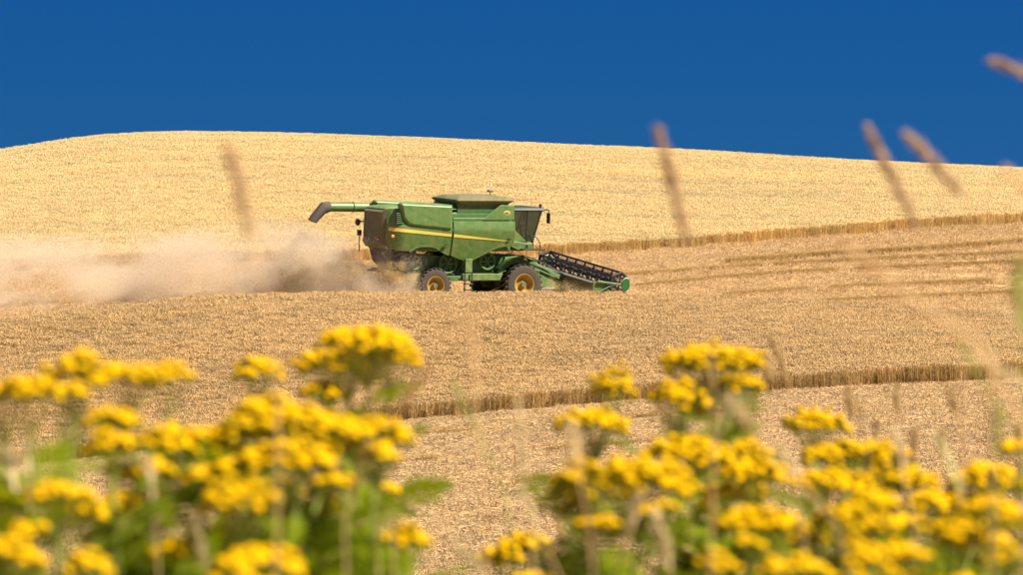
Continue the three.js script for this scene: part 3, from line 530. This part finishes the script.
function pinnate(seed, len) {           // feathery leaf: a midrib with toothed leaflets
  const R = rng(seed), gs = [], n = 11;
  gs.push(...blade(V(0, 0, 0), V(len, 0.02 * len, 0), 0.0016, R));
  for (let k = 1; k <= n; k++) for (const s of [1, -1]) {
    const t = k / (n + 1), x = len * t, l = len * 0.36 * Math.sin(Math.PI * (0.12 + 0.82 * t)) * (0.8 + 0.4 * R()), w = len * 0.04, dx = 0.5 * l, y0 = 0.02 * len * t, y1 = y0 + (R() - 0.6) * 0.25 * l;
    const a = [x - w * 0.4, y0, 0], b = [x + w * 0.6, y0, 0], tip = [x + dx, y1, s * l], m1 = [x + dx * 0.5 - w, (y0 + y1) / 2 + w * 0.4, s * l * 0.55], m2 = [x + dx * 0.5 + w * 1.3, (y0 + y1) / 2, s * l * 0.5];
    for (const tri of [[a, b, m2], [a, m2, m1], [m1, m2, tip]]) for (const v of tri) gs.push(...v);
  }
  const g = new THREE.BufferGeometry(); g.setAttribute('position', new THREE.Float32BufferAttribute(gs, 3)); g.computeVertexNormals(); return g;
}
const cupGeo = new THREE.SphereGeometry(1, 7, 3, 0, 6.2832, 1.5, 1.64).toNonIndexed().deleteAttribute('uv');
const leafGeos = [1, 2, 3, 4].map(k => pinnate(700 + k, 0.18));
function corymb(seed, w, h, tiltX) {    // flat-topped head of button flowers; origin where the stalks join below it
  const R = rng(seed), buttons = [], cups = [], stalks = [], n = Math.max(9, Math.round(w * w * 0.62 / (0.0085 * 0.0085) * 1.15)), rise = 0.05;
  for (let i = 0; i < n; i++) {
    const r = Math.sqrt((i + 0.5) / n) * w / 2 * (0.9 + 0.2 * R()), a = i * 2.39996 + R() * 0.4, x = r * Math.cos(a), z = r * Math.sin(a) * 0.8;
    const lobes = 0.16 * h * Math.sin(x * 150 + seed) * Math.cos(z * 130 + seed * 2), y = rise + h * 0.42 * (1 - Math.pow(r / (w / 2), 2)) + lobes + (R() - 0.5) * h * 0.4 + tiltX * x, s = 0.0050 + 0.0018 * R();
    const g = buttonGeo.clone().scale(s, s, s).rotateX((R() - 0.5) * 0.7 + z * 4).rotateZ(-x * 5 + (R() - 0.5) * 0.7).translate(x, y, z); buttons.push(g); cups.push(cupGeo.clone().scale(s * 0.98, s * 1.1, s * 0.98).translate(x, y, z));
    const j = V(x * 0.25, rise * 0.35 * R(), z * 0.25); if (i % 2) stalks.push(...blade(j, V(x, y, z), 0.0006, R)); if (i % 5 === 0) stalks.push(...blade(V(0, -0.01, 0), j, 0.001, R));
  }
  const st = new THREE.BufferGeometry(); st.setAttribute('position', new THREE.Float32BufferAttribute(stalks, 3)); st.computeVertexNormals();
  return [merge(buttons), mergeGeometries([st, ...cups])];
}
let plantSeed = 4000;
function tansy(label, d, root, heads, leaves = 16) {
  const R = rng(plantSeed += 17), o = thing('tansy_plant', label, 'wildflower', 'yellow tansy plants along the verge');
  heads = [...heads];
  for (const [u, row, w] of [...heads]) if (row > 425 && heads.length > 1) for (let q = 0; q < 1; q++) heads.push([u + (R() - 0.5) * 90, row + 14 + 40 * R(), 24 + 20 * R(), 12 + 8 * R()]);
  const mean = heads.reduce((s, h) => s.add(at(h[0], h[1], d)), V(0, 0, 0)).divideScalar(heads.length), base = V(across(root, d), height(across(root, d), -d) - 0.02, -d);
  o.position.copy(base);
  const fork = V(lerp(base.x, mean.x, 0.75), mean.y - 0.15, -d + (R() - 0.5) * 0.04).sub(base), bend = fork.clone().multiplyScalar(0.5).add(V((R() - 0.5) * 0.05, 0, (R() - 0.5) * 0.05));
  const main = new THREE.CatmullRomCurve3([V(0, 0, 0), bend, fork]);
  part(o, 'stem', new THREE.TubeGeometry(main, 14, 0.0032, 6), stemMat);
  const spots = [];
  leaves = Math.round(leaves * 1.8);
  for (let k = 0; k < leaves; k++) { const t = 0.15 + 0.85 * Math.pow((k + R()) / leaves, 0.7); spots.push([main.getPoint(t), 1.1 - 0.25 * t]); }
  heads.forEach(([u, row, w, h], k) => {
    const dd = d + (R() - 0.5) * 0.35, W = 1.12 * w * PX * d, Hh = 1.2 * h * PX * d, top = at(u, row, dd).sub(base), foot = top.clone().add(V(0, -0.052 - Hh * 0.25, 0));
    const branch = new THREE.CatmullRomCurve3([fork, fork.clone().lerp(foot, 0.5).add(V(0, -0.02, 0)), foot]);
    part(o, 'branch', new THREE.TubeGeometry(branch, 8, 0.0021, 5), stemMat);
    const [b, s] = corymb(plantSeed * 3 + k, W, Hh * 1.0, (R() - 0.5) * 0.14), hd = part(o, 'flower_head', b, petal); hd.position.copy(foot);
    part(hd, 'flower_stalks', s, bract);
    for (let q = 0; q < 3; q++) spots.push([branch.getPoint(0.15 + 0.25 * q + 0.2 * R()), 0.35 + 0.25 * R()]);
  });
  for (const [p, s] of spots) { const l = part(o, 'leaf', leafGeos[Math.floor(R() * 4)], leafMat); l.position.copy(p); l.scale.setScalar(s * (0.8 + 0.4 * R())); l.rotation.set((R() - 0.5) * 0.8, R() * 6.28, 0.5 * R() + 0.15, 'YXZ'); }
}
tansy('tansy whose rounded yellow mound stands highest at the far left', 6.6, 60, [[74, 366, 58, 32], [30, 384, 52, 22], [62, 388, 44, 18]], 20);
tansy('tansy at the left edge with a flat yellow head cut by the frame', 6.9, 5, [[4, 388, 50, 22], [14, 500, 50, 26]], 18);
tansy('tansy with a long flat yellow head right of the leftmost mound', 6.9, 130, [[128, 371, 60, 20], [170, 369, 42, 20]], 8);
tansy('tansy with stacked yellow heads under the long flat head, left', 6.7, 110, [[113, 416, 52, 26], [112, 439, 46, 22]], 16);
tansy('tansy with one small tilted yellow head left of the tallest cluster', 9.2, 250, [[258, 366, 46, 22]], 8);
tansy('tallest tansy on the left, its wide yellow heads below the harvester', 8.9, 345, [[368, 336, 86, 22], [330, 360, 66, 22], [390, 352, 54, 16], [350, 352, 50, 18]], 12);
tansy('tansy with a small yellow head just under the tallest cluster', 9.1, 322, [[322, 387, 44, 18]], 8);
tansy('tansy with the broad crowded yellow heads in the left centre', 6.8, 285, [[272, 404, 66, 26], [300, 418, 80, 30], [250, 424, 60, 26], [286, 452, 86, 28], [318, 440, 54, 24]], 18);
tansy('tansy with a yellow head bulging right of the crowded left cluster', 6.9, 360, [[376, 428, 68, 28], [345, 426, 40, 18]], 14);
tansy('tansy with a loose row of yellow heads between left mound and centre cluster', 6.9, 190, [[168, 436, 54, 26], [204, 440, 60, 28], [226, 432, 40, 22]], 18);
tansy('tansy with a bright yellow head low in the left centre', 6.2, 238, [[240, 492, 66, 34]], 18);
tansy('tansy with a wide yellow head low at the left, above the corner', 6.4, 66, [[66, 492, 60, 26], [88, 506, 30, 16]], 20);
tansy('tansy in the lower left corner with yellow heads cut by the bottom edge', 6.0, 20, [[10, 545, 46, 24], [30, 558, 30, 18]], 18);
tansy('tansy at the bottom left, its yellow head barely above the frame edge', 6.1, 95, [[88, 563, 44, 22]], 20);
tansy('tansy at the bottom edge left of centre with bright yellow heads', 5.9, 260, [[262, 556, 70, 26], [232, 566, 40, 20]], 16);
tansy('tansy with a lone low yellow head left of the bare stubble gap', 7.0, 405, [[407, 533, 44, 20]], 14);
tansy('tansy with a small dark-sided yellow head alone in the bottom centre', 9.0, 520, [[524, 540, 48, 24], [506, 546, 24, 18]], 6);
tansy('tallest tansy on the right with a row of broad yellow heads', 9.5, 700, [[612, 380, 44, 36], [714, 354, 84, 26], [742, 358, 40, 16], [736, 381, 48, 16], [680, 358, 40, 16]], 8);
tansy('tansy with a rounded yellow head hanging under the right top row', 9.2, 678, [[678, 393, 52, 32]], 8);
tansy('tansy with a small flat yellow head left of the rounded head', 9.6, 592, [[592, 417, 66, 22]], 8);
tansy('tansy with a lone flat yellow head in front of the stubble, right', 9.8, 816, [[815, 417, 60, 20]], 6);
tansy('tansy with big drooping yellow heads right of the bare gap', 7.0, 620, [[640, 470, 90, 34], [590, 474, 70, 34], [570, 486, 40, 24]], 14);
tansy('tansy with flat yellow heads under the right top row', 8.9, 690, [[688, 446, 76, 24], [748, 447, 44, 20], [754, 467, 60, 18], [716, 456, 40, 18]], 12);
tansy('tansy with a strip of small yellow heads right of the lone flat head', 9.2, 870, [[846, 447, 42, 20], [884, 451, 40, 22], [820, 452, 36, 18], [866, 446, 30, 16]], 12);
tansy('tansy with a plump yellow head below the strip of small heads', 8.8, 838, [[838, 478, 62, 22], [806, 476, 30, 16]], 16);
tansy('tansy with a wide yellow head low right of centre', 6.7, 755, [[752, 517, 66, 26], [782, 522, 36, 18]], 20);
tansy('tansy with several mixed yellow heads low on the right', 6.8, 845, [[845, 512, 52, 24], [872, 496, 44, 22], [822, 520, 36, 20], [850, 536, 30, 22], [880, 524, 34, 20]], 26);
tansy('tansy with a level row of yellow heads near the right edge', 8.8, 930, [[912, 476, 50, 22], [950, 498, 54, 24], [980, 474, 60, 20], [925, 500, 36, 20]], 24);
tansy('tansy at the right edge with a half-seen yellow head over the row', 9.1, 1018, [[1018, 444, 36, 18], [1004, 482, 50, 20]], 18);
tansy('tansy filling the lower right corner with yellow heads', 6.5, 990, [[985, 505, 44, 24], [1015, 512, 40, 26], [960, 530, 44, 22], [1000, 552, 44, 24]], 30);
tansy('tansy at the bottom edge with one yellow head right of the pale grass', 6.3, 716, [[716, 557, 36, 22]], 20);
tansy('tansy at the bottom edge with side-by-side yellow heads right of centre', 6.3, 785, [[776, 564, 34, 20], [800, 562, 34, 20]], 22);
tansy('tansy at the bottom edge with pale yellow heads below the mixed cluster', 6.2, 880, [[868, 556, 40, 22], [905, 548, 40, 22]], 26);

tansy('tansy with a dull low yellow head right of the wide left head', 7.0, 125, [[122, 503, 56, 24], [150, 498, 36, 18]], 22);
tansy('leafy tansy at the bottom left with one half-open yellow head', 6.6, 170, [[168, 546, 40, 18]], 26);
tansy('leafy tansy with an olive yellow head beneath the crowded left cluster', 7.0, 330, [[322, 500, 36, 16], [226, 528, 40, 18]], 26);
tansy('leafy green tansy left of the bare gap, its small head hardly open', 8.8, 395, [[388, 486, 22, 12]], 26);
const spikeletGeo = new THREE.ConeGeometry(0.32, 1, 5).translate(0, 0.5, 0);
let grassSeed = 9000;
function grass(label, d, tip, neck, root, mat, rad = 0.0055, awn = 0.6, stemR = 0.001) {   // one flowering grass: stem, seed head, a leaf blade
  const R = rng(grassSeed += 13), o = thing('grass_stalk', label, 'grass', 'dry grass stalks along the verge');
  const base = V(across(root, d), height(across(root, d), -d) - 0.02, -d); o.position.copy(base);
  const a = at(...neck, d).sub(base), b = at(...tip, d).sub(base); b.z += (R() - 0.5) * 0.05;
  const dir = b.clone().sub(a).normalize();
  const curve = new THREE.CatmullRomCurve3([V(0, 0, 0), V(a.x * 0.25, a.y * 0.5, 0.02), a.clone().addScaledVector(dir, -0.09), a]);
  part(o, 'stem', new THREE.TubeGeometry(curve, 18, stemR, 5), mat === greenHeadMat ? stemMat : dryMat);
  const L = a.distanceTo(b), mid = a.clone().lerp(b, 0.5).add(V(0, 0.02 * L, (R() - 0.5) * 0.1 * L)), axis = new THREE.CatmullRomCurve3([a, mid, b]), gs = [new THREE.TubeGeometry(axis, 8, rad * 0.4, 5).toNonIndexed()];
  const n = Math.round(L / 0.0042) * 3;
  for (let k = 0; k < n; k++) {
    const t = (k + R()) / n, p = axis.getPoint(t * 0.97), tan = axis.getTangent(t * 0.97), fat = rad * Math.pow(Math.sin(Math.PI * (0.12 + 0.8 * t)), 0.6), side = V(R() - 0.5, R() - 0.5, R() - 0.5).cross(tan).normalize();
    const out = tan.clone().addScaledVector(side, awn).normalize(), g = spikeletGeo.clone().scale(rad * 0.75, fat * (1.6 + R()), rad * 0.75);
    g.applyQuaternion(new THREE.Quaternion().setFromUnitVectors(UPV, out)); gs.push(g.translate(p.x + side.x * fat * 0.35, p.y + side.y * fat * 0.35, p.z + side.z * fat * 0.35).toNonIndexed());
  }
  part(o, 'seed_head', merge(gs), mat);
  const pos = [], c0 = curve.getPoint(0.35 + 0.25 * R()), ang = R() * 6.28, bl = 0.10 + 0.08 * R();
  for (let k = 0; k < 6; k++) { const f = q => { const t = q / 6, c = c0.clone().add(V(Math.cos(ang) * bl * t * 0.5, bl * (t - 0.6 * t * t), Math.sin(ang) * bl * t * 0.5)), w = 0.003 * (1 - t * t); return [c.clone().add(V(-Math.sin(ang) * w, 0, Math.cos(ang) * w)), c.clone().add(V(Math.sin(ang) * w, 0, -Math.cos(ang) * w))]; }; const [p, q] = f(k), [r, s] = f(k + 1); for (const v of [p, q, s, p, s, r]) pos.push(v.x, v.y, v.z); }
  const g = new THREE.BufferGeometry(); g.setAttribute('position', new THREE.Float32BufferAttribute(pos, 3)); g.computeVertexNormals(); part(o, 'blade', g, bladeDry);
}
// the tall blurred ones before hill and sky
grass('tall brown grass head before the golden hill, left of the harvester', 5.6, [226, 140], [250, 238], 268, brownMat, 0.0065);
grass('tall brown grass head crossing the skyline right of the harvester', 6.2, [657, 126], [686, 240], 700, brownMat, 0.0065);
grass('longest brown grass head crossing the skyline at the right', 6.6, [866, 124], [917, 230], 945, brownMat, 0.0065);
grass('leaning brown grass head crossing the skyline, nearest the right edge', 6.4, [905, 131], [962, 196], 1010, brownMat, 0.0062);
grass('nearly level brown grass head high in the sky at the right edge', 6.8, [991, 59], [1044, 84], 1120, brownMat, 0.0067);
grass('faint grass head touching the hill skyline at the right edge', 5.0, [1004, 168], [1040, 205], 1080, dryMat, 0.004);
grass('pale leaning grass head over the far stubble rows', 5.0, [838, 240], [904, 294], 1250, dryMat, 0.0048, 0.6, 0.002);
grass('dark greenish grass head upright at the right edge', 5.4, [1019, 258], [1022, 334], 1026, greenHeadMat, 0.007);
grass('thin bending grass head left of the lone flat flower head', 12.0, [768, 334], [790, 390], 800, tanMat, 0.0072);
grass('short upright grass head beside the thin bending one', 12.0, [768, 352], [769, 396], 770, tanMat, 0.0072);
grass('faint wide grass head before the strip wheat, under the harvester', 6.0, [470, 312], [476, 398], 480, dryMat, 0.0042);
grass('pale yellow grass head upright in the bare stubble gap', 6.8, [517, 394], [525, 476], 530, paleMat, 0.0046);
grass('faint bent grass head right of the tallest left tansy', 6.2, [432, 362], [402, 408], 396, dryMat, 0.004);
grass('greenish leaning stalk left of the pale upright head', 7.0, [452, 379], [474, 428], 498, greenHeadMat, 0.0034);
grass('slim grass head below the strip edge, first right of the lone flower', 12.0, [847, 386], [851, 420], 856, tanMat, 0.0075);
grass('slim leaning grass head, second right of the lone flower', 9.0, [858, 395], [864, 436], 870, paleMat, 0.0047);
grass('dark slim upright grass head close under the strip edge', 12.0, [897, 384], [897, 416], 898, tanMat, 0.0075);
grass('leaning tan grass head over the track in the stubble, right', 9.0, [948, 386], [955, 414], 962, tanMat, 0.0063);
grass('tall greenish grass head standing near the right edge', 6.2, [998, 401], [997, 458], 996, greenHeadMat, 0.0050);
grass('upright grass head above the right row of flowers', 12.0, [914, 427], [912, 472], 911, tanMat, 0.0075);
grass('short upright grass head left of the tall greenish one', 12.0, [941, 430], [941, 458], 941, tanMat, 0.0075);
grass('short dark grass head above the strip of small flower heads', 12.0, [876, 423], [876, 442], 877, tanMat, 0.0075);
grass('grass head leaning out of the strip of small flower heads', 7.0, [895, 430], [902, 472], 906, paleMat, 0.0050);
grass('thin pale grass head high above the tall greenish one', 6.2, [990, 340], [991, 402], 994, paleMat, 0.0032);
grass('dark short grass head at the right edge above a half-seen flower', 12.0, [1017, 426], [1018, 446], 1018, tanMat, 0.0075);
grass('large pale grass head leaning over the right edge of the strip', 5.8, [974, 356], [1034, 390], 1060, paleMat, 0.0045);
grass('green leaning grass head where the strip edge nears the frame', 6.2, [958, 340], [980, 380], 992, greenHeadMat, 0.0034);
grass('pale thick grass head beside the rounded right flower head', 6.4, [727, 395], [754, 436], 764, paleMat, 0.0063);
grass('pale leaning grass head below the right flat flower heads', 6.4, [778, 444], [799, 478], 806, paleMat, 0.0052);
grass('pale stub of a grass head under the small flat flower', 6.0, [570, 424], [577, 466], 580, paleMat, 0.0065);
grass('short pale grass head above the lone bottom-centre flower', 6.2, [520, 488], [535, 526], 540, paleMat, 0.0040);
grass('nodding pale grass head at the bottom left of the bare gap', 6.8, [470, 560], [446, 540], 430, paleMat, 0.0040);
grass('nodding pale grass head at the bottom of the bare gap', 6.8, [488, 574], [462, 548], 448, paleMat, 0.0040);
grass('whitish upright grass head at the left edge below the mound', 6.6, [8, 452], [15, 492], 18, paleMat, 0.0070);
grass('thin whitish grass head second from the left edge', 6.6, [25, 443], [28, 474], 30, paleMat, 0.0045);
grass('whitish thick grass head among the drooping right flowers', 6.4, [640, 492], [622, 556], 616, paleMat, 0.0060);
grass('pale fluffy grass head at the bottom left of the right flowers', 6.4, [655, 510], [668, 568], 674, paleMat, 0.0075);
grass('pale upright grass head left of the drooping right flowers', 9.0, [592, 520], [586, 566], 584, paleMat, 0.0050);
grass('tan upright grass head between the bare gap and right flowers', 12.0, [556, 500], [562, 548], 566, tanMat, 0.0075);
grass('dry grass head poking up between the left mound and stacked heads', 6.6, [148, 454], [152, 500], 156, paleMat, 0.0055);
grass('dry grass head rising from the bottom between the left flowers', 6.4, [196, 520], [205, 572], 208, paleMat, 0.0055);
grass('dry grass head behind the low left-centre flower', 12.0, [226, 450], [234, 484], 236, tanMat, 0.0075);

renderer.render(scene, camera);
